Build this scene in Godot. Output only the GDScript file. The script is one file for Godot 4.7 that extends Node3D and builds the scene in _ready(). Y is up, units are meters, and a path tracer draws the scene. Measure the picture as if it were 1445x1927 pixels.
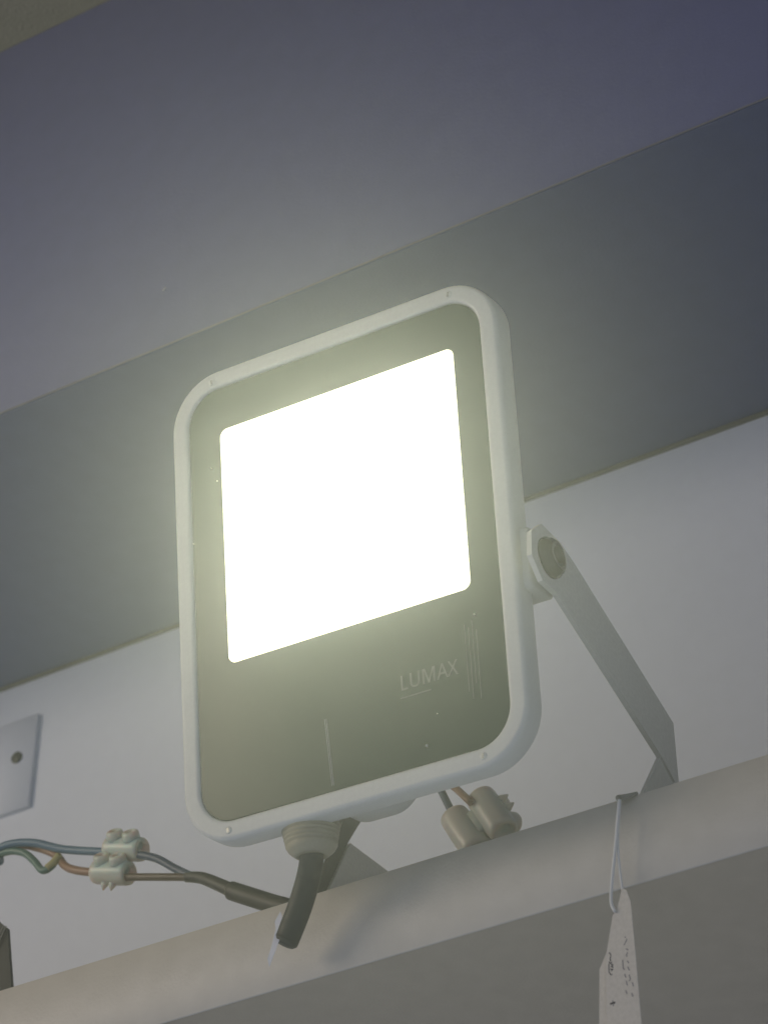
extends Node3D
# Close-up of a lit LED floodlight bolted to a display shelf, seen from below.
# Metres, y up. x runs along the shelf, z out of the wall. The camera stands at head height.

const EYE := Vector3(0, 1.5, 0)
const SHELF_TOP := 2.2516      # top of the lower shelf
const SHELF_LOW := 2.206       # lower edge of its front board
const SHELF_FRONT := -1.058
const WALL_Z := -1.29
const UPPER_Y := 2.6458        # underside of the upper shelf
const HEADER_Z := -1.063
const CEIL_Y := 2.967

var used := {}
var LB: Basis                  # the floodlight's own axes: x along its width, y up its face, z out of the glass
var LC: Vector3                # middle of its lit window
var M := {}


func _ready() -> void:
	LB = Basis(Vector3(0.9994, -0.0337, -0.0028), Vector3(0.0335, 0.9785, 0.2036), Vector3(-0.0041, -0.2036, 0.979)).orthonormalized()
	LC = Vector3(-0.68293, 2.40433, -0.97718)
	# --- camera
	var cam := Camera3D.new()
	cam.name = "camera"
	cam.fov = 18.4855
	cam.near = 0.05
	cam.far = 50.0
	cam.transform = Transform3D(Basis(Vector3(0.83993, 0.02584, -0.54207), Vector3(0.30994, 0.79709, 0.51826), Vector3(0.44547, -0.60331, 0.66149)).orthonormalized(), EYE)
	add_child(cam)
	cam.current = true
	var lens := CameraAttributesPhysical.new()
	lens.frustum_focal_length = 73.742
	lens.frustum_focus_distance = 1.5
	lens.frustum_near = 0.05
	lens.frustum_far = 50.0
	lens.exposure_aperture = 11.0
	cam.attributes = lens
	# --- haze added in place of lens glare, room light, exposure
	var we := WorldEnvironment.new()
	we.name = "environment"
	var e := Environment.new()
	e.background_mode = Environment.BG_COLOR
	e.background_color = Color(0.235, 0.26, 0.34).linear_to_srgb()
	e.tonemap_mode = Environment.TONE_MAPPER_LINEAR
	e.tonemap_exposure = 1.0
	e.volumetric_fog_enabled = true
	e.volumetric_fog_density = 0.05
	e.volumetric_fog_anisotropy = 0.84
	e.volumetric_fog_albedo = Color(1.0, 1.0, 1.0)
	e.sdfgi_enabled = true
	e.ssao_enabled = true
	e.ssil_enabled = true
	we.environment = e
	add_child(we)
	area("room_light", Vector3(-2.10, 2.72, 0.20), Vector3(-0.68, 2.3, -1.1), Vector2(1.15, 0.5), 1.02, Color(1.0, 0.93, 0.83))
	materials()
	setting()
	floodlight()
	bracket_neighbour()
	terminal_left()
	terminal_right()
	tags()
	small_things()


# ---------------------------------------------------------------- helpers
func area(called: String, from: Vector3, to: Vector3, size: Vector2, energy: float, c: Color) -> void:
	var l := AreaLight3D.new()
	l.name = called
	l.area_size = size
	l.light_energy = energy
	l.light_color = c
	l.shadow_enabled = true
	l.set("area_range", 8.0)
	add_child(l)
	l.look_at_from_position(from, to, Vector3.UP)


func numbered(called: String) -> String:
	var n: int = used.get(called, 0)
	used[called] = n + 1
	return called if n == 0 else "%s_%03d" % [called, n]


func tag(o: Node3D, label: String, category: String, group := "") -> void:
	o.set_meta("label", label)
	o.set_meta("category", category)
	if group:
		o.set_meta("group", group)


func thing(called: String, label: String, category: String, at: Vector3, group := "") -> Node3D:
	var o := Node3D.new()
	o.name = numbered(called)
	o.position = at
	add_child(o)
	tag(o, label, category, group)
	return o


func begin(smooth := true) -> SurfaceTool:
	var st := SurfaceTool.new()
	st.begin(Mesh.PRIMITIVE_TRIANGLES)
	st.set_smooth_group(0 if smooth else -1)
	return st


# st holds world coordinates; the mesh is stored about its parent's base
func obj(called: String, st: SurfaceTool, m: Material, parent: Node3D = null) -> MeshInstance3D:
	st.generate_normals()
	var base := Vector3.ZERO
	if parent:
		var p: Node = parent
		while p is Node3D and p != self:
			base += (p as Node3D).position
			p = p.get_parent()
	var raw := st.commit()
	var at := base if parent else raw.get_aabb().get_center()
	var t := SurfaceTool.new()
	t.append_from(raw, 0, Transform3D(Basis(), -at))
	var mesh := t.commit()
	var o := MeshInstance3D.new()
	o.mesh = mesh
	o.material_override = m
	o.cast_shadow = GeometryInstance3D.SHADOW_CASTING_SETTING_ON
	if parent:
		o.name = called
		parent.add_child(o, true)
	else:
		o.name = numbered(called)
		o.position = at
		add_child(o, true)
	return o


func struct(called: String, st: SurfaceTool, m: Material) -> MeshInstance3D:
	var o := obj(called, st, m)
	o.set_meta("kind", "structure")
	return o


# corners given counter-clockwise as seen from outside
func tri(st: SurfaceTool, a: Vector3, b: Vector3, c: Vector3) -> void:
	st.add_vertex(a); st.add_vertex(c); st.add_vertex(b)


func quad(st: SurfaceTool, a: Vector3, b: Vector3, c: Vector3, d: Vector3) -> void:
	tri(st, a, b, c); tri(st, a, c, d)


# stacked closed rings, joined; caps at both ends if asked. Rings run counter-clockwise seen from where the stack heads.
func loft(st: SurfaceTool, rings: Array, cap0 := true, cap1 := true) -> void:
	for i in rings.size() - 1:
		var r0: PackedVector3Array = rings[i]
		var r1: PackedVector3Array = rings[i + 1]
		var n := r0.size()
		for k in n:
			quad(st, r0[k], r0[(k + 1) % n], r1[(k + 1) % n], r1[k])
	if cap0:
		fan(st, rings[0], true)
	if cap1:
		fan(st, rings[rings.size() - 1], false)


func fan(st: SurfaceTool, r: PackedVector3Array, flip: bool) -> void:
	var c := Vector3.ZERO
	for p in r:
		c += p
	c /= r.size()
	for k in r.size():
		if flip:
			tri(st, c, r[(k + 1) % r.size()], r[k])
		else:
			tri(st, c, r[k], r[(k + 1) % r.size()])


# rounded rectangle in the plane of bx, by about c
func rrect(c: Vector3, bx: Vector3, by: Vector3, hw: float, hh: float, r: float, seg := 10) -> PackedVector3Array:
	var out := PackedVector3Array()
	for q in 4:
		var sx: float = [1.0, -1.0, -1.0, 1.0][q]
		var sy: float = [1.0, 1.0, -1.0, -1.0][q]
		for k in seg + 1:
			var a := PI * 0.5 * (q + float(k) / seg)
			out.append(c + bx * (sx * (hw - r) + cos(a) * r) + by * (sy * (hh - r) + sin(a) * r))
	return out


func ring(c: Vector3, n: Vector3, r: float, seg := 20, hint := Vector3.UP) -> PackedVector3Array:
	var u := hint.cross(n)
	if u.length() < 1e-3:
		u = Vector3.RIGHT.cross(n)
	u = u.normalized()
	var v := n.cross(u).normalized()
	var out := PackedVector3Array()
	for k in seg:
		var a := TAU * k / seg
		out.append(c + (u * cos(a) + v * sin(a)) * r)
	return out


# turned shape: prof holds (distance along the axis, radius)
func lathe(st: SurfaceTool, at: Vector3, axis: Vector3, prof: Array, seg := 28) -> void:
	var rings := []
	for p in prof:
		rings.append(ring(at + axis * p.x, axis, p.y, seg, Vector3(0.3, 0.2, 0.9)))
	loft(st, rings)


func smooth_path(pts: Array, step := 0.002) -> PackedVector3Array:
	var c := Curve3D.new()
	c.bake_interval = step
	for i in pts.size():
		var a: Vector3 = pts[maxi(i - 1, 0)]
		var b: Vector3 = pts[mini(i + 1, pts.size() - 1)]
		var t := (b - a) / 6.0
		c.add_point(pts[i], -t, t)
	return c.get_baked_points()


func tube(st: SurfaceTool, pts: Array, r0: float, r1 := -1.0, seg := 14, step := 0.002) -> void:
	var p := smooth_path(pts, step)
	var rings := []
	var u := Vector3.ZERO
	for i in p.size():
		var t := (p[mini(i + 1, p.size() - 1)] - p[maxi(i - 1, 0)]).normalized()
		if i == 0:
			u = t.cross(Vector3(0.1, 0.2, 1)).normalized()
		u = (u - t * u.dot(t)).normalized()
		var v := t.cross(u)
		var f := float(i) / (p.size() - 1)
		var r := lerpf(r0, r1 if r1 >= 0 else r0, f)
		var rg := PackedVector3Array()
		for k in seg:
			var a := TAU * k / seg
			rg.append(p[i] + (u * cos(a) + v * sin(a)) * r)
		rings.append(rg)
	loft(st, rings)


func box(st: SurfaceTool, c: Vector3, s: Vector3, b := Basis(), bev := 0.0) -> void:
	# a box with bevelled edges along its length (x) and at its ends
	var h := s * 0.5
	var e := minf(bev, minf(h.x, minf(h.y, h.z)) * 0.9)
	var mk := func(x: float, i: float) -> PackedVector3Array:
		var r := PackedVector3Array()
		var hy := h.y - i
		var hz := h.z - i
		for q in [[1, 1, 0], [1, 1, 1], [-1, 1, 1], [-1, 1, 0], [-1, -1, 0], [-1, -1, 1], [1, -1, 1], [1, -1, 0]]:
			var inner: bool = q[2] == 1
			var first: bool = (q[0] * q[1]) > 0
			var y: float = q[0] * (hy - (e if inner else 0.0))
			var z: float = q[1] * (hz - (0.0 if inner else e))
			r.append(c + b * Vector3(x, y, z))
		return r
	if e <= 0.0:
		var v := []
		for i in 8:
			v.append(c + b * Vector3(h.x * (1 if i & 1 else -1), h.y * (1 if i & 2 else -1), h.z * (1 if i & 4 else -1)))
		quad(st, v[4], v[5], v[7], v[6]); quad(st, v[1], v[0], v[2], v[3])
		quad(st, v[5], v[1], v[3], v[7]); quad(st, v[0], v[4], v[6], v[2])
		quad(st, v[6], v[7], v[3], v[2]); quad(st, v[0], v[1], v[5], v[4])
		return
	loft(st, [mk.call(-h.x, e), mk.call(-h.x + e, 0.0), mk.call(h.x - e, 0.0), mk.call(h.x, e)])


# flat plate: outline in 3D (planar), given thickness along -n and +n
func plate(st: SurfaceTool, pts: Array, n: Vector3, thick: float) -> void:
	n = n.normalized()
	var u := n.cross(Vector3(0.13, 0.9, 0.4)).normalized()
	var v := n.cross(u)
	var flat := PackedVector2Array()
	for p in pts:
		flat.append(Vector2(p.dot(u), p.dot(v)))
	var ccw := not Geometry2D.is_polygon_clockwise(flat)
	var idx := Geometry2D.triangulate_polygon(flat)
	var h := n * thick * 0.5
	for i in range(0, idx.size(), 3):
		var a: Vector3 = pts[idx[i]]
		var b: Vector3 = pts[idx[i + 1]]
		var c: Vector3 = pts[idx[i + 2]]
		if (b - a).cross(c - a).dot(n) < 0:
			var s := b
			b = c
			c = s
		tri(st, a + h, b + h, c + h)
		tri(st, a - h, c - h, b - h)
	for k in pts.size():
		var a: Vector3 = pts[k]
		var b: Vector3 = pts[(k + 1) % pts.size()]
		if ccw:
			quad(st, a - h, b - h, b + h, a + h)
		else:
			quad(st, b - h, a - h, a + h, b + h)


func W(x: float, y: float, z: float) -> Vector3:
	return Vector3(x, y, z) + Vector3(0, 1.5, 0)


func L(u: float, v: float, w: float) -> Vector3:   # millimetres on the floodlight
	return LC + LB * (Vector3(u, v, w) * 0.001)


# ---------------------------------------------------------------- materials
func mat(c: Color, rough := 0.6, metal := 0.0) -> StandardMaterial3D:
	var m := StandardMaterial3D.new()
	m.albedo_color = c.linear_to_srgb()
	m.roughness = rough
	m.metallic = metal
	return m


func grain(m: StandardMaterial3D, scale: float, freq: float, depth: float, tone := 0.0, seed_ := 1) -> StandardMaterial3D:
	var n := FastNoiseLite.new()
	n.seed = seed_
	n.frequency = freq
	n.fractal_octaves = 4
	var t := NoiseTexture2D.new()
	t.width = 512
	t.height = 512
	t.seamless = true
	t.noise = n
	t.as_normal_map = true
	t.bump_strength = depth
	m.normal_enabled = true
	m.normal_texture = t
	m.normal_scale = 1.0
	m.uv1_triplanar = true
	m.uv1_world_triplanar = true
	m.uv1_scale = Vector3.ONE * scale
	if tone > 0.0:
		var n2 := FastNoiseLite.new()
		n2.seed = seed_ + 7
		n2.frequency = 0.012
		n2.fractal_octaves = 5
		var g := Gradient.new()
		g.set_color(0, Color(1.0 - tone, 1.0 - tone, 1.0 - tone * 1.1))
		g.set_color(1, Color.WHITE)
		var t2 := NoiseTexture2D.new()
		t2.width = 512
		t2.height = 512
		t2.seamless = true
		t2.noise = n2
		t2.color_ramp = g
		m.albedo_texture = t2
	return m


func materials() -> void:
	M.wall = grain(mat(Color(0.71, 0.755, 0.82), 0.5), 9.0, 0.09, 0.12, 0.012, 3)
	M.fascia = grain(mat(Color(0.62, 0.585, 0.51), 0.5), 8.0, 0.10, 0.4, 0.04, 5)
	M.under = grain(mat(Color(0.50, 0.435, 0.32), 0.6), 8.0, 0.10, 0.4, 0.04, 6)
	M.soffit = grain(mat(Color(0.085, 0.115, 0.25), 0.55), 8.0, 0.10, 0.35, 0.04, 9)
	M.header = grain(mat(Color(0.10, 0.112, 0.255), 0.6), 7.0, 0.11, 0.35, 0.05, 11)
	M.edge = mat(Color(0.17, 0.17, 0.2), 0.4)
	M.ceiling = grain(mat(Color(0.36, 0.335, 0.23), 0.8), 6.0, 0.12, 2.0, 0.06, 13)
	M.seam = mat(Color(0.15, 0.15, 0.13), 0.8)
	M.housing = grain(mat(Color(0.63, 0.645, 0.60), 0.45), 60.0, 0.08, 0.8, 0.03, 15)
	M.glass = mat(Color(0.042, 0.068, 0.046), 0.12)
	M.glass.metallic_specular = 0.32
	var rn := FastNoiseLite.new()
	rn.seed = 41
	rn.frequency = 0.012
	rn.fractal_octaves = 5
	var rt := NoiseTexture2D.new()
	rt.width = 512
	rt.height = 512
	rt.seamless = true
	rt.noise = rn
	var rg := Gradient.new()
	rg.set_color(0, Color(0.12, 0.12, 0.12))
	rg.set_color(1, Color(0.17, 0.17, 0.17))
	rt.color_ramp = rg
	M.glass.roughness = 1.0
	M.glass.roughness_texture = rt
	M.glass.roughness_texture_channel = BaseMaterial3D.TEXTURE_CHANNEL_RED
	M.glass.uv1_triplanar = true
	M.glass.uv1_world_triplanar = true
	M.glass.uv1_scale = Vector3.ONE * 6.0
	M.print = mat(Color(0.21, 0.22, 0.19), 0.5)  # lettering, and the painted reflection bars beside it
	M.reflection_streak = mat(Color(0.23, 0.25, 0.25), 0.4)  # pale tone painted for a reflection in the glass
	M.led = mat(Color(0.9, 0.9, 0.85), 0.4)
	M.led.emission_enabled = true
	M.led.emission = Color(1.0, 0.975, 0.86)
	M.led.emission_energy_multiplier = 1.2
	M.bracket = grain(mat(Color(0.66, 0.66, 0.60), 0.45), 50.0, 0.08, 0.8, 0.05, 17)
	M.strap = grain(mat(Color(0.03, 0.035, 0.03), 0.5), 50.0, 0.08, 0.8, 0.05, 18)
	M.bolt = mat(Color(0.05, 0.053, 0.045), 0.25, 0.2)
	M.screw = mat(Color(0.35, 0.35, 0.32), 0.35, 0.6)
	M.gland = grain(mat(Color(0.36, 0.335, 0.24), 0.5), 60.0, 0.08, 0.6, 0.05, 19)
	M.rubber = grain(mat(Color(0.022, 0.026, 0.024), 0.55), 60.0, 0.1, 0.8, 0.0, 21)
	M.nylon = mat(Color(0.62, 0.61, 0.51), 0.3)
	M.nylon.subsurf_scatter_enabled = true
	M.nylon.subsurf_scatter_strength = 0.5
	M.nylon_shaded = mat(Color(0.52, 0.52, 0.46), 0.35)  # same nylon, with the shade put into its colour
	M.nylon_shaded.subsurf_scatter_enabled = true
	M.nylon_shaded.subsurf_scatter_strength = 0.4
	M.blue = mat(Color(0.09, 0.17, 0.24), 0.4)
	M.blue_dark = mat(Color(0.05, 0.08, 0.13), 0.4)
	M.brown = mat(Color(0.30, 0.17, 0.10), 0.4)
	M.brown_dark = mat(Color(0.11, 0.075, 0.045), 0.4)
	M.green = mat(Color(0.10, 0.19, 0.15), 0.4)
	M.yellow = mat(Color(0.42, 0.38, 0.16), 0.4)
	M.sheath = mat(Color(0.04, 0.038, 0.03), 0.5)
	M.paper = grain(mat(Color(0.68, 0.64, 0.57), 0.9), 60.0, 0.06, 1.0, 0.06, 23)
	M.paper.cull_mode = BaseMaterial3D.CULL_DISABLED
	M.painted_glint = mat(Color(0.85, 0.83, 0.72), 0.3)  # pale colour of the painted glints
	M.ink = mat(Color(0.06, 0.055, 0.075), 0.7)
	M.ink_pale = mat(Color(0.22, 0.20, 0.22), 0.7)
	M.string = mat(Color(0.70, 0.70, 0.67), 0.9)
	M.string_dark = mat(Color(0.24, 0.24, 0.21), 0.9)
	M.film = mat(Color(0.75, 0.78, 0.85), 0.3)
	M.film.transparency = BaseMaterial3D.TRANSPARENCY_ALPHA
	M.film.albedo_color.a = 0.6
	M.film.cull_mode = BaseMaterial3D.CULL_DISABLED


# ---------------------------------------------------------------- setting
func setting() -> void:
	var st := begin(false)
	box(st, Vector3(-0.8, 2.4, WALL_Z - 0.02), Vector3(3.2, 1.6, 0.04))
	struct("wall", st, M.wall)
	st = begin(false)
	box(st, Vector3(-0.8, CEIL_Y + 0.02, -0.55), Vector3(3.2, 0.04, 1.5))
	struct("ceiling", st, M.ceiling)

	var s := thing("lower_shelf", "pale lower shelf with cream front board carrying the floodlight", "shelf", Vector3(-0.7, SHELF_LOW, SHELF_FRONT))
	st = begin(false)
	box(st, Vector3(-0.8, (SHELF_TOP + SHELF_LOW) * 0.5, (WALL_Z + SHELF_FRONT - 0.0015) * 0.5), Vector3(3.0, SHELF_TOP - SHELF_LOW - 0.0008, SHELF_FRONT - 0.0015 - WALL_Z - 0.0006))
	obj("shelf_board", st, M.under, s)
	st = begin()
	box(st, Vector3(-0.8, (SHELF_TOP + SHELF_LOW) * 0.5, SHELF_FRONT - 0.0007), Vector3(3.0, SHELF_TOP - SHELF_LOW, 0.0014), Basis(), 0.0004)
	obj("front_board", st, M.fascia, s)

	s = thing("upper_shelf", "grey upper shelf with tall blue grey header board above the floodlight", "shelf", Vector3(-0.7, UPPER_Y, HEADER_Z))
	st = begin(false)
	box(st, Vector3(-0.8, UPPER_Y + 0.001, (WALL_Z + HEADER_Z) * 0.5), Vector3(3.0, 0.002, HEADER_Z - WALL_Z - 0.001))
	box(st, Vector3(-0.8, UPPER_Y + 0.0105, (WALL_Z + HEADER_Z - 0.013) * 0.5), Vector3(3.0, 0.0165, HEADER_Z - 0.013 - WALL_Z - 0.001))
	obj("shelf_board", st, M.soffit, s)
	st = begin()
	box(st, Vector3(-0.8, (UPPER_Y + CEIL_Y) * 0.5 + 0.0008, HEADER_Z - 0.0055), Vector3(3.0, CEIL_Y - UPPER_Y - 0.0028, 0.011), Basis(), 0.0008)
	obj("header_board", st, M.header, s)
	st = begin()
	box(st, Vector3(-0.8, UPPER_Y + 0.0012, HEADER_Z + 0.0003), Vector3(3.0, 0.0010, 0.0008), Basis(), 0.0003)
	obj("edge_highlight", st, M.edge, s)  # lighter strip painted as the highlight along the header's lower edge
	st = begin(false)
	box(st, Vector3(-0.8, UPPER_Y - 0.0012, WALL_Z + 0.0016), Vector3(3.0, 0.0016, 0.003))
	obj("sealant_bead", st, M.seam, s)

	# blanking plate on the wall, with its screw cap
	var p := thing("cover_plate", "white blanking plate with dark round hole on the wall", "cover plate", W(-1.16, 1.0435, WALL_Z))
	st = begin()
	box(st, W(-1.1696, 1.0785, WALL_Z + 0.0017), Vector3(0.08, 0.070, 0.0032), Basis(), 0.0003)
	obj("plate", st, M.wall, p)
	st = begin()
	lathe(st, W(-1.1428, 1.0834, WALL_Z + 0.0025), Vector3(0, 0, 1), [Vector2(0, 0.0040), Vector2(0.0022, 0.0040), Vector2(0.0026, 0.0032)])
	obj("screw_cap", st, M.strap, p)


# ---------------------------------------------------------------- floodlight
func lring(inset: float, w: float, hw := 94.3, hh := 124.0, cv := -27.4, r := 28.0) -> PackedVector3Array:
	return rrect(L(-1.7, cv, w), LB.x, LB.y, (hw - inset) * 0.001, (hh - inset) * 0.001, maxf(r - inset, 2.0) * 0.001, 14)


func floodlight() -> void:
	var f := thing("floodlight", "white LED floodlight switched on, tilted down from the lower shelf", "floodlight", Vector3(-0.68, SHELF_TOP, -1.11))
	# housing: back shell, side wall and raised front rim
	var st := begin()
	loft(st, [lring(24, -31), lring(21, -32), lring(19, -31), lring(16, -14), lring(3.2, -12.5), lring(0.8, -12.2), lring(0.2, -11.6), lring(0, -11),
		lring(0, -1.6), lring(0.15, -0.6), lring(0.6, 0.4), lring(1.3, 1.0), lring(2.0, 1.2), lring(2.4, 1.22), lring(7.4, 1.22), lring(8.0, 1.2), lring(8.8, 1.0), lring(9.3, 0.6), lring(9.6, 0.1), lring(9.8, -1.5)], true, true)
	obj("housing", st, M.housing, f)
	# black printed front glass
	st = begin(false)
	loft(st, [lring(9.9, -1.4), lring(9.9, -0.2), lring(10.1, 0.0)], true, true)
	var glass := obj("front_glass", st, M.glass, f)
	# lit window
	st = begin(false)
	var win := [rrect(L(0, 0, -0.1), LB.x, LB.y, 0.0675, 0.06287, 0.0042), rrect(L(0, 0, 0.25), LB.x, LB.y, 0.0675, 0.06287, 0.0042)]
	loft(st, win)
	obj("lit_window", st, M.led, f)
	area("floodlight_beam", L(0, 0, 1.0), L(0, 0, 500), Vector2(0.128, 0.119), 0.26, Color(0.98, 1.0, 0.86))
	# lettering and its underline, then streaks painted as reflections in the glass
	var tm := TextMesh.new()
	var sf := SystemFont.new()
	sf.font_names = PackedStringArray(["Droid Sans"])
	tm.font = sf
	tm.text = "LUMAX"
	tm.font_size = 32
	tm.pixel_size = 0.00036
	tm.depth = 0.0002
	var mi := MeshInstance3D.new()
	mi.name = "lettering"
	mi.mesh = tm
	mi.material_override = M.print
	var box3 := tm.get_aabb()
	var k := 0.0305 / maxf(box3.size.x, 0.001)
	mi.transform = Transform3D(LB * Basis.from_scale(Vector3(k, k, 1.0)), L(42.0, -99.5, 0.15) - f.position)
	f.add_child(mi, true)
	st = begin(false)
	box(st, L(34.5, -106.5, 0.1), Vector3(0.0165, 0.0005, 0.0002), LB)
	obj("print_and_reflection_line", st, M.print, f)
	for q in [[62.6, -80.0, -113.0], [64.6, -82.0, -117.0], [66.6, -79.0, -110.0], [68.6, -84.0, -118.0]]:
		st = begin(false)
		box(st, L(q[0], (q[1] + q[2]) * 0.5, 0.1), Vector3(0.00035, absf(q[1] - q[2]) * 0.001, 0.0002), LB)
		obj("print_and_reflection_line", st, M.print, f)  # upright bars painted as faint reflections, not print
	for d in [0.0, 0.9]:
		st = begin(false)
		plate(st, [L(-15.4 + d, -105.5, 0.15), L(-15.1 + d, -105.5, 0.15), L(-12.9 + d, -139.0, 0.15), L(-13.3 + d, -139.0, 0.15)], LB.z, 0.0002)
		obj("reflection_streak", st, M.reflection_streak, f)  # double streak painted as a reflection
	# rim screws, sunk in the corners
	for q in [[-69.0, 90.0 - 1.0], [69.5, 89.5], [-69.0, -148.2], [69.5, -147.6]]:
		st = begin()
		lathe(st, L(q[0] - 1.7, q[1] + 1.6, 0.52), LB.z, [Vector2(0, 0.0019), Vector2(0.0009, 0.0019), Vector2(0.00105, 0.0014)], 16)
		var sc := obj("screw", st, M.housing, f)
		st = begin(false)
		box(st, L(q[0] - 1.7, q[1] + 1.6, 1.58), Vector3(0.0024, 0.0010, 0.0003), LB * Basis(Vector3(0, 0, 1), q[0] * 0.02))
		obj("slot", st, M.screw, sc)
	# pale beads put in as painted glints on the glass
	for q in [[39.5, -133.0, 0.7], [69.2, -76.5, 0.55], [-85.0, 6.5, 0.45], [-72.5, 44.0, 0.5], [-69.5, 36.0, 0.4], [46.0, -119.0, 0.35]]:
		st = begin()
		lathe(st, L(q[0] - 1.7 * 0.5, q[1], -0.1), LB.z, [Vector2(0, q[2] * 0.001), Vector2(q[2] * 0.0012, q[2] * 0.0008), Vector2(q[2] * 0.0018, q[2] * 0.0003)], 7)
		obj("painted_glint", st, M.painted_glint, f)
	# driver box under the back
	st = begin()
	var db := func(i: float, w: float) -> PackedVector3Array:
		return rrect(L(-8.5, -113, w), LB.x, LB.y, (21.5 - i) * 0.001, (32.5 - i) * 0.001, (15.0 - i) * 0.001, 10)
	loft(st, [db.call(3.0, -38), db.call(1.0, -37.4), db.call(0.0, -36), db.call(0.0, -10)])
	obj("driver_box", st, M.housing, f)
	# cable gland and its flex
	st = begin()
	var ax := -LB.y
	var prof := [Vector2(0.0, 0.0120), Vector2(0.0042, 0.0128)]
	for i in 5:
		var x := 0.0048 + i * 0.0020
		prof.append_array([Vector2(x, 0.0140 - i * 0.0004), Vector2(x + 0.0011, 0.0140 - i * 0.0004), Vector2(x + 0.0015, 0.0128 - i * 0.0004)])
	prof.append_array([Vector2(0.0152, 0.0122), Vector2(0.0175, 0.0108), Vector2(0.0195, 0.0084), Vector2(0.0203, 0.0062), Vector2(0.0190, 0.0058)])
	lathe(st, L(-35.0, -144.0, -14.0), ax, prof)
	obj("cable_gland", st, M.gland, f)
	st = begin()
	tube(st, [L(-35, -152, -14), L(-35.3, -164, -14), W(-0.7310, 0.7440, -1.0330), W(-0.7382, 0.7316, -1.0370), W(-0.7454, 0.7203, -1.0395), W(-0.7470, 0.7176, -1.0397)], 0.0057, 0.0058, 20)
	lathe(st, W(-0.7470, 0.7176, -1.0397), Vector3(-0.51, -0.86, -0.06).normalized(), [Vector2(-0.001, 0.0058), Vector2(0.0008, 0.0054), Vector2(0.0018, 0.0044), Vector2(0.0022, 0.003)], 20)
	var flex := obj("flex", st, M.rubber, f)
	st = begin(false)
	plate(st, [W(-0.7473, 0.7311, -1.0348), W(-0.7503, 0.7265, -1.0348), W(-0.7495, 0.7224, -1.0348), W(-0.7511, 0.7128, -1.0343), W(-0.7526, 0.7072, -1.0338), W(-0.7513, 0.7027, -1.0338), W(-0.7490, 0.7098, -1.0343), W(-0.7467, 0.7174, -1.0348), W(-0.7452, 0.7249, -1.0348)], Vector3(-0.2, 0.1, 1), 0.0002)
	obj("plastic_film", st, M.film, flex)
	# bracket: two arms and the bar between them, bolted to the sides
	var xa := -0.583
	st = begin(false)
	var head := []
	for i in 9:
		var a := deg_to_rad(-60.0 - i * 26.0)
		head.append(W(xa, 0.8490 + sin(a) * 0.0165, -0.9987 + cos(a + PI) * -0.0165))
	var arm := [W(xa, 0.8341, -1.0071), W(xa, 0.8335, -0.9935), W(xa, 0.8420, -0.9838), W(xa, 0.8550, -0.9835), W(xa, 0.8648, -0.9925), W(xa, 0.8650, -1.0100), W(xa, 0.8614, -1.0220),
		W(xa, 0.8255, -1.1153), W(xa, 0.7952, -1.1186), W(xa, 0.7530, -1.1215), W(xa, 0.7530, -1.1170), W(xa, 0.7926, -1.1148), W(xa, 0.7995, -1.1023)]
	plate(st, arm, Vector3.RIGHT, 0.0026)
	var right_arm := obj("bracket_arm", st, M.bracket, f)
	st = begin(false)
	plate(st, [W(xa - 0.0006, 0.7996, -1.1023), W(xa - 0.0006, 0.7920, -1.1150), W(xa - 0.012, 0.7530, -1.1270), W(xa - 0.014, 0.7530, -1.0880), W(xa - 0.006, 0.7790, -1.0960)], Vector3(0.93, -0.25, 0.15), 0.0022)
	obj("foot_tab", st, M.bracket, right_arm)
	var xl := -0.7829
	st = begin(false)
	plate(st, [W(xl, 0.9000, -1.1620), W(xl, 0.8920, -1.1420), W(xl, 0.8520, -1.1360), W(xl, 0.7880, -1.1110), W(xl, 0.7530, -1.1010), W(xl, 0.7530, -1.1130), W(xl, 0.7961, -1.1230), W(xl, 0.8312, -1.1370), W(xl, 0.8615, -1.1550)], Vector3.RIGHT, 0.0026)
	var left_arm := obj("bracket_arm", st, M.strap, f)  # near-black: shade on this arm is put into its colour
	st = begin(false)
	plate(st, [W(xl + 0.002, 0.8312, -1.1372), W(xl + 0.002, 0.8327, -1.1722), W(xl + 0.002, 0.7530, -1.1722), W(xl + 0.002, 0.7530, -1.1150), W(xl + 0.002, 0.7961, -1.1205)], Vector3.RIGHT, 0.0022)
	obj("foot_tab", st, M.bracket, left_arm)
	st = begin(false)
	box(st, W((xa + xl) * 0.5, 0.7529, -1.1150), Vector3(xa - xl - 0.003, 0.0022, 0.026))
	obj("bracket_bar", st, M.bracket, f)
	# lug and bolt
	st = begin()
	var lug := func(u: float, i: float) -> PackedVector3Array:
		return rrect(L(u, -53.5, -15), -LB.z, LB.y, (11.0 - i) * 0.001, (15.5 - i) * 0.001, 0.004, 5)
	loft(st, [lug.call(76, 0), lug.call(95.5, 0), lug.call(96.5, 1.0)])
	obj("lug", st, M.housing, f)
	st = begin()
	lathe(st, W(xa + 0.0012, 0.8492, -0.9990), Vector3.RIGHT, [Vector2(0, 0.0100), Vector2(0.0018, 0.0100), Vector2(0.0022, 0.0092), Vector2(0.0040, 0.0088), Vector2(0.0050, 0.0078), Vector2(0.0054, 0.0066), Vector2(0.0054, 0.0042), Vector2(0.0034, 0.0038)])
	var bolt := obj("pivot_bolt", st, M.bolt, f)


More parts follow.
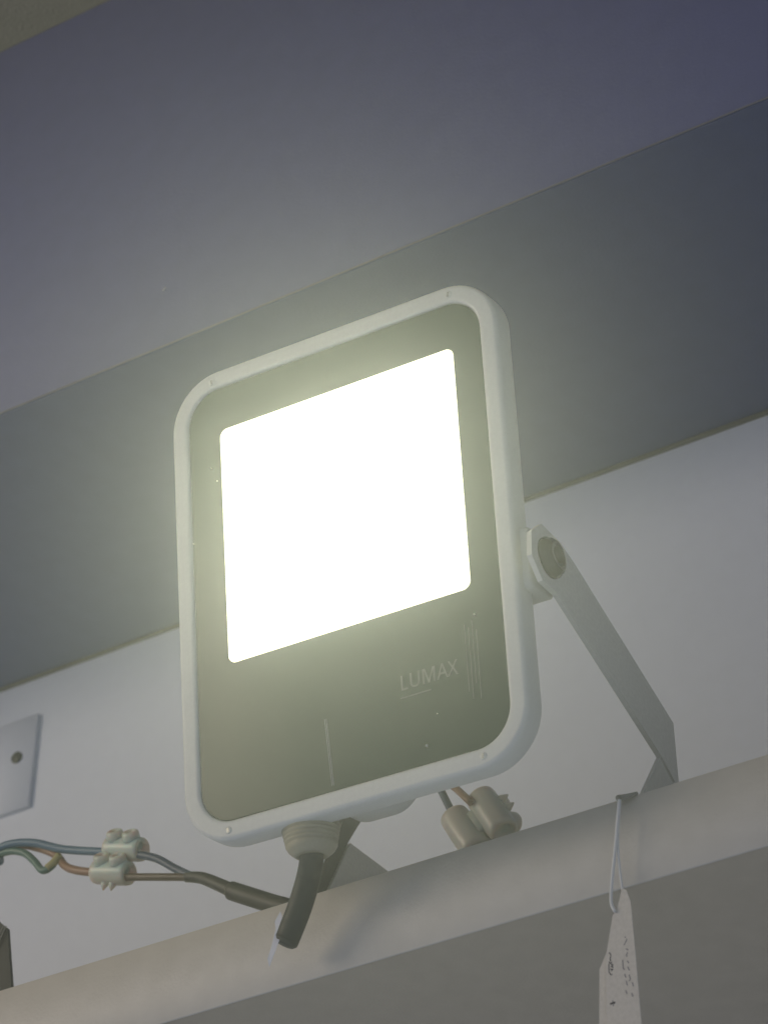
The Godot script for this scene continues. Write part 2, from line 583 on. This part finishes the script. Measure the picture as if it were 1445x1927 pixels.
# ---------------------------------------------------------------- the things round it
func bracket_neighbour() -> void:
	var b := thing("bracket_arm", "dark lower end of another lamp bracket cut off by the left frame edge", "bracket", W(-0.97, 0.7516, -1.10))
	var st := begin(false)
	plate(st, [W(-0.9900, 0.8420, -1.1), W(-0.9764, 0.8239, -1.1), W(-0.9711, 0.8187, -1.1), W(-0.9696, 0.8176, -1.1), W(-0.9622, 0.7800, -1.1), W(-0.9580, 0.7516, -1.1), W(-0.9680, 0.7516, -1.1), W(-0.9700, 0.7800, -1.1), W(-0.9715, 0.7906, -1.1), W(-0.9820, 0.8080, -1.1)], Vector3(0.1, 0, 1), 0.0025)
	obj("strap", st, M.rubber, b)
	for d in [0.0, 0.0020]:
		st = begin()
		tube(st, [W(-0.9692 - d, 0.8178 + d * 0.4, -1.0975), W(-0.9712 - d, 0.8128 + d * 0.4, -1.0972), W(-0.9760 - d, 0.8050 + d, -1.0975)], 0.0004, -1.0, 8, 0.003)
		obj("cord", st, M.string_dark, b)


func terminal_block(t: Node3D, o: Vector3, a: Vector3, b: Vector3, k: float, shift: float, up: Vector3, side: float, m: Material) -> void:
	# a two-pole strip: a runs along the wires, b from pole to pole, up towards the screw heads
	for i in 2:
		var c := o + (b * (i * 2 - 1) * 7.2 + a * (shift * (1 - i * 2))) * 0.001 * k
		var st := begin()
		var prof := [Vector2(-0.0125, 0.0048), Vector2(-0.0124, 0.0060), Vector2(-0.0118, 0.0066), Vector2(-0.0100, 0.0068), Vector2(-0.0035, 0.0070), Vector2(0.0035, 0.0070), Vector2(0.0100, 0.0068), Vector2(0.0118, 0.0065), Vector2(0.0124, 0.0058), Vector2(0.0125, 0.0046), Vector2(0.0100, 0.0034)]
		for q in prof.size():
			prof[q] = prof[q] * k
		lathe(st, c, a, prof, 24)
		for s in [-1.0, 1.0]:
			var at: Vector3 = c + a * (s * 0.0058 * k) - b * (0.0005 * k)
			var pr := [Vector2(0, 0.0050), Vector2(0.0086, 0.0048), Vector2(0.0097, 0.0043), Vector2(0.0101, 0.0036), Vector2(0.0101, 0.0024), Vector2(0.0078, 0.0022)]
			for q in pr.size():
				pr[q] = pr[q] * k
			lathe(st, at, up, pr, 18)
		var pole := obj("pole", st, m, t)
		for s in [-1.0, 1.0]:
			var at2: Vector3 = c + a * (s * 0.0058 * k) - b * (0.0005 * k)
			st = begin()
			lathe(st, at2, up, [Vector2(0.0075 * k, 0.0021 * k), Vector2(0.0084 * k, 0.0021 * k), Vector2(0.0087 * k, 0.0016 * k)], 12)
			obj("screw", st, M.screw, pole)
	# webs: one between the poles, two torn ones below
	var sw := begin()
	box(sw, o, Vector3(0.0130, 0.007, 0.0075) * k, Basis(a, b, a.cross(b)), 0.0008)
	obj("web", sw, m, t)
	for s in [-0.0032, 0.0026]:
		sw = begin()
		lathe(sw, o + b * (0.0122 * side) * k + a * (s * k - shift * side * 0.001 * k), (b * side + a * 0.12).normalized(), [Vector2(0, 0.0026 * k), Vector2(0.0030 * k, 0.0019 * k), Vector2(0.0058 * k, 0.0003 * k)], 8)
		obj("torn_web", sw, m, t)


func wire(called: String, pts: Array, r: float, m: Material, parent: Node3D, r1 := -1.0) -> MeshInstance3D:
	var st := begin()
	tube(st, pts, r, r1)
	return obj(called, st, m, parent)


func terminal_left() -> void:
	var o := W(-0.9236, 0.8605, -1.130)
	var a := Vector3(0.948, -0.318, 0.0).normalized()
	var b := Vector3(-0.318, -0.948, 0.0).normalized()
	var t := thing("terminal_block", "translucent cream two-pole terminal block left of the floodlight, joining blue and brown wires", "terminal block", o + Vector3(0, -0.014, 0), "terminal blocks behind the shelf edge")
	terminal_block(t, o, a, b, 0.98, 1.6, (Vector3(0, 0, 1) * 0.75 - b * 0.66).normalized(), 1.0, M.nylon)
	var c := thing("supply_cable", "supply cable with blue, brown and green-yellow cores entering from the left edge", "cable", W(-1.02, 0.885, -1.13))
	wire("blue_core", [W(-1.0330, 0.8890, -1.13), W(-1.0140, 0.8915, -1.128), W(-0.9990, 0.8922, -1.127), W(-0.9825, 0.8885, -1.128), W(-0.9640, 0.8800, -1.13), W(-0.9400, 0.8712, -1.13), W(-0.930, 0.868, -1.13)], 0.0023, M.blue, c)
	wire("brown_core", [W(-1.0330, 0.8890, -1.134), W(-1.0140, 0.8945, -1.133), W(-0.9975, 0.8938, -1.132), W(-0.9830, 0.8880, -1.133), W(-0.9704, 0.8796, -1.133), W(-0.9625, 0.8700, -1.132), W(-0.9524, 0.8632, -1.13), W(-0.9400, 0.8582, -1.13), W(-0.932, 0.855, -1.13)], 0.0023, M.brown, c)
	var g := wire("earth_core", [W(-1.0330, 0.8850, -1.131), W(-1.0150, 0.8895, -1.130), W(-1.0009, 0.8892, -1.129), W(-0.9901, 0.8849, -1.129), W(-0.9820, 0.8772, -1.129), W(-0.9765, 0.8703, -1.129), W(-0.9725, 0.8692, -1.129), W(-0.9690, 0.8722, -1.130)], 0.0021, M.green, c)
	wire("yellow_stripe", [W(-0.9722, 0.8695, -1.1286), W(-0.9688, 0.8726, -1.1296), W(-0.9660, 0.8770, -1.1306)], 0.0022, M.yellow, g)
	wire("sheath", [W(-1.0600, 0.8740, -1.132), W(-1.0350, 0.8855, -1.132), W(-1.0105, 0.8902, -1.131)], 0.0052, M.blue, c)
	c = thing("flex_cable", "dark two-core flex from the left terminal block down behind the shelf edge", "cable", W(-0.80, 0.7516, -1.13))
	wire("blue_core", [W(-0.9150, 0.8610, -1.129), W(-0.9069, 0.8582, -1.129), W(-0.8966, 0.8528, -1.129), W(-0.8856, 0.8443, -1.13), W(-0.8740, 0.8362, -1.13), W(-0.8650, 0.8315, -1.13)], 0.0022, M.blue_dark, c)
	wire("brown_core", [W(-0.9180, 0.8482, -1.129), W(-0.9107, 0.8461, -1.129), W(-0.8922, 0.8406, -1.129), W(-0.8760, 0.8360, -1.13), W(-0.8650, 0.8313, -1.131)], 0.0021, M.brown_dark, c)
	wire("inner_jacket", [W(-0.8780, 0.8372, -1.1305), W(-0.8700, 0.8345, -1.1305), W(-0.8641, 0.8312, -1.13), W(-0.8535, 0.8240, -1.13), W(-0.8440, 0.8172, -1.13)], 0.0029, M.sheath, c, 0.0039)
	wire("outer_sheath", [W(-0.8479, 0.8198, -1.13), W(-0.8361, 0.8129, -1.13), W(-0.8224, 0.8049, -1.13), W(-0.8056, 0.7951, -1.13), W(-0.7750, 0.7720, -1.13), W(-0.76, 0.7570, -1.13)], 0.0050, M.sheath, c)
	wire("sheath_cut", [W(-0.8483, 0.8200, -1.13), W(-0.8468, 0.8191, -1.13)], 0.0046, M.yellow, c)


func terminal_right() -> void:
	var a := Vector3(0.50, -0.866, 0.0).normalized()
	var b := Vector3(-0.866, -0.50, 0.0).normalized()
	var o := W(-0.6925, 0.8065, -1.120)
	var t := thing("terminal_block", "shaded cream terminal block half hidden behind the shelf edge, right below the floodlight", "terminal block", o + Vector3(0, -0.014, 0), "terminal blocks behind the shelf edge")
	terminal_block(t, o, a, b, 1.12, 1.0, Vector3(0.35, 0.30, -0.89).normalized(), -1.0, M.nylon_shaded)
	var c := thing("lead_wires", "pair of brown and dark wires dropping from behind the floodlight into a terminal block", "wires", o + Vector3(0, 0.01, 0))
	wire("dark_core", [W(-0.7320, 0.8640, -1.12), W(-0.7195, 0.8425, -1.12), W(-0.7080, 0.8190, -1.118), W(-0.7040, 0.8110, -1.118)], 0.0019, M.blue_dark, c)
	wire("brown_core", [W(-0.7330, 0.8590, -1.12), W(-0.7175, 0.8428, -1.12), W(-0.7060, 0.8310, -1.119), W(-0.6956, 0.8185, -1.112), W(-0.6920, 0.8140, -1.112)], 0.0019, M.brown, c)


func tags() -> void:
	var zt := SHELF_FRONT + 0.008
	var t := thing("paper_tag", "folded cream paper tag with handwriting, hanging on white string below the shelf", "tag", W(-0.578, 0.62, zt))
	var st := begin(false)
	plate(st, [W(-0.5785, 0.6897, zt), W(-0.5756, 0.7003, zt), W(-0.5735, 0.6990, zt), W(-0.5715, 0.6925, zt), W(-0.5698, 0.6676, zt), W(-0.5677, 0.6314, zt), W(-0.5667, 0.6100, zt), W(-0.5842, 0.6100, zt), W(-0.5842, 0.6691, zt), W(-0.5804, 0.6884, zt)], Vector3(0, 0, 1), 0.0004)
	var front := obj("front_leaf", st, M.paper, t)
	st = begin(false)
	plate(st, [W(-0.5825, 0.6774, zt - 0.0020), W(-0.5886, 0.6648, zt - 0.0020), W(-0.5894, 0.6305, zt - 0.0020), W(-0.5897, 0.6100, zt - 0.0020), W(-0.5770, 0.6100, zt - 0.0014), W(-0.5770, 0.6774, zt - 0.0014)], Vector3(-0.08, 0, 1), 0.0004)
	obj("back_leaf", st, M.paper, t)
	# handwriting, as flat strokes; pale marks are the writing that shows through
	var zi := zt + 0.0003
	var strokes := [[-5825, 6705, -5817, 6690, -5822, 6672, -5818, 6660], [-5827, 6660, -5820, 6648, -5812, 6655], [-5818, 6645, -5806, 6638, -5818, 6634, -5806, 6626], [-5822, 6622, -5808, 6618, -5818, 6612], [-5828, 6650, -5828, 6610, -5818, 6592, -5812, 6596]]
	for s in strokes:
		stroke(s, zi, 0.00045, M.ink, front, "ink_stroke")
	var pale := [[-5748, 6760, -5742, 6754], [-5752, 6720, -5740, 6738, -5736, 6746], [-5742, 6700, -5732, 6690], [-5735, 6680, -5742, 6668, -5738, 6660], [-5760, 6650, -5758, 6610, -5752, 6600], [-5738, 6640, -5730, 6626], [-5736, 6610, -5728, 6590], [-5752, 6580, -5746, 6560], [-5730, 6570, -5724, 6545, -5732, 6540], [-5745, 6545, -5740, 6520], [-5716, 6530, -5711, 6510], [-5748, 6500, -5742, 6480], [-5720, 6480, -5714, 6460]]
	for s in pale:
		stroke(s, zi, 0.0005, M.ink_pale, front, "ink_stroke")
	stroke([-5826, 6455, -5800, 6456], zi, 0.0009, M.ink, front, "ink_stroke")
	stroke([-5812, 6470, -5810, 6440], zi, 0.0004, M.ink_pale, front, "ink_stroke")
	var s1 := thing("string_loop", "thin white string loop tying the paper tag to the bracket foot", "string", W(-0.577, 0.69, zt))
	wire("strand", [W(-0.5759, 0.7456, zt + 0.0003), W(-0.5767, 0.7337, zt + 0.001), W(-0.5778, 0.7231, zt + 0.001), W(-0.5800, 0.7048, zt + 0.001), W(-0.5806, 0.6944, zt + 0.001), W(-0.5788, 0.6892, zt + 0.001)], 0.00075, M.string, s1)
	wire("strand", [W(-0.5756, 0.7456, zt), W(-0.5772, 0.7229, zt), W(-0.5760, 0.7023, zt - 0.0005), W(-0.5748, 0.6979, zt - 0.0005)], 0.00055, M.string, s1)
	wire("strand", [W(-0.5759, 0.7456, zt + 0.0003), W(-0.5785, 0.7502, zt - 0.004), W(-0.5770, 0.7535, SHELF_FRONT - 0.004), W(-0.5694, 0.7548, SHELF_FRONT - 0.012), W(-0.580, 0.7560, -1.10)], 0.0011, M.string_dark, s1)
	wire("knot", [W(-0.5775, 0.7495, zt - 0.004), W(-0.5740, 0.7500, zt - 0.005), W(-0.5712, 0.7522, SHELF_FRONT)], 0.0014, M.string_dark, s1, 0.0007)


func stroke(s: Array, z: float, w: float, m: Material, parent: Node3D, called: String) -> void:
	var pts := []
	for i in range(0, s.size(), 2):
		pts.append(W(s[i] * 0.0001, s[i + 1] * 0.0001, z))
	var st := begin(false)
	for i in pts.size() - 1:
		var d: Vector3 = (pts[i + 1] - pts[i]).normalized()
		var n := Vector3(-d.y, d.x, 0) * w * 0.5
		quad(st, pts[i] - n, pts[i + 1] - n, pts[i + 1] + n, pts[i] + n)
	obj(called, st, m, parent)


func small_things() -> void:
	var st := begin()
	tube(st, [W(-0.8732, 1.1900, HEADER_Z + 0.0006), W(-0.8722, 1.1909, HEADER_Z + 0.0009), W(-0.8714, 1.1914, HEADER_Z + 0.0006)], 0.0003, -1.0, 6, 0.0006)
	tag(obj("lint_fibre", st, M.string), "tiny white lint fibre stuck to the header board", "lint")
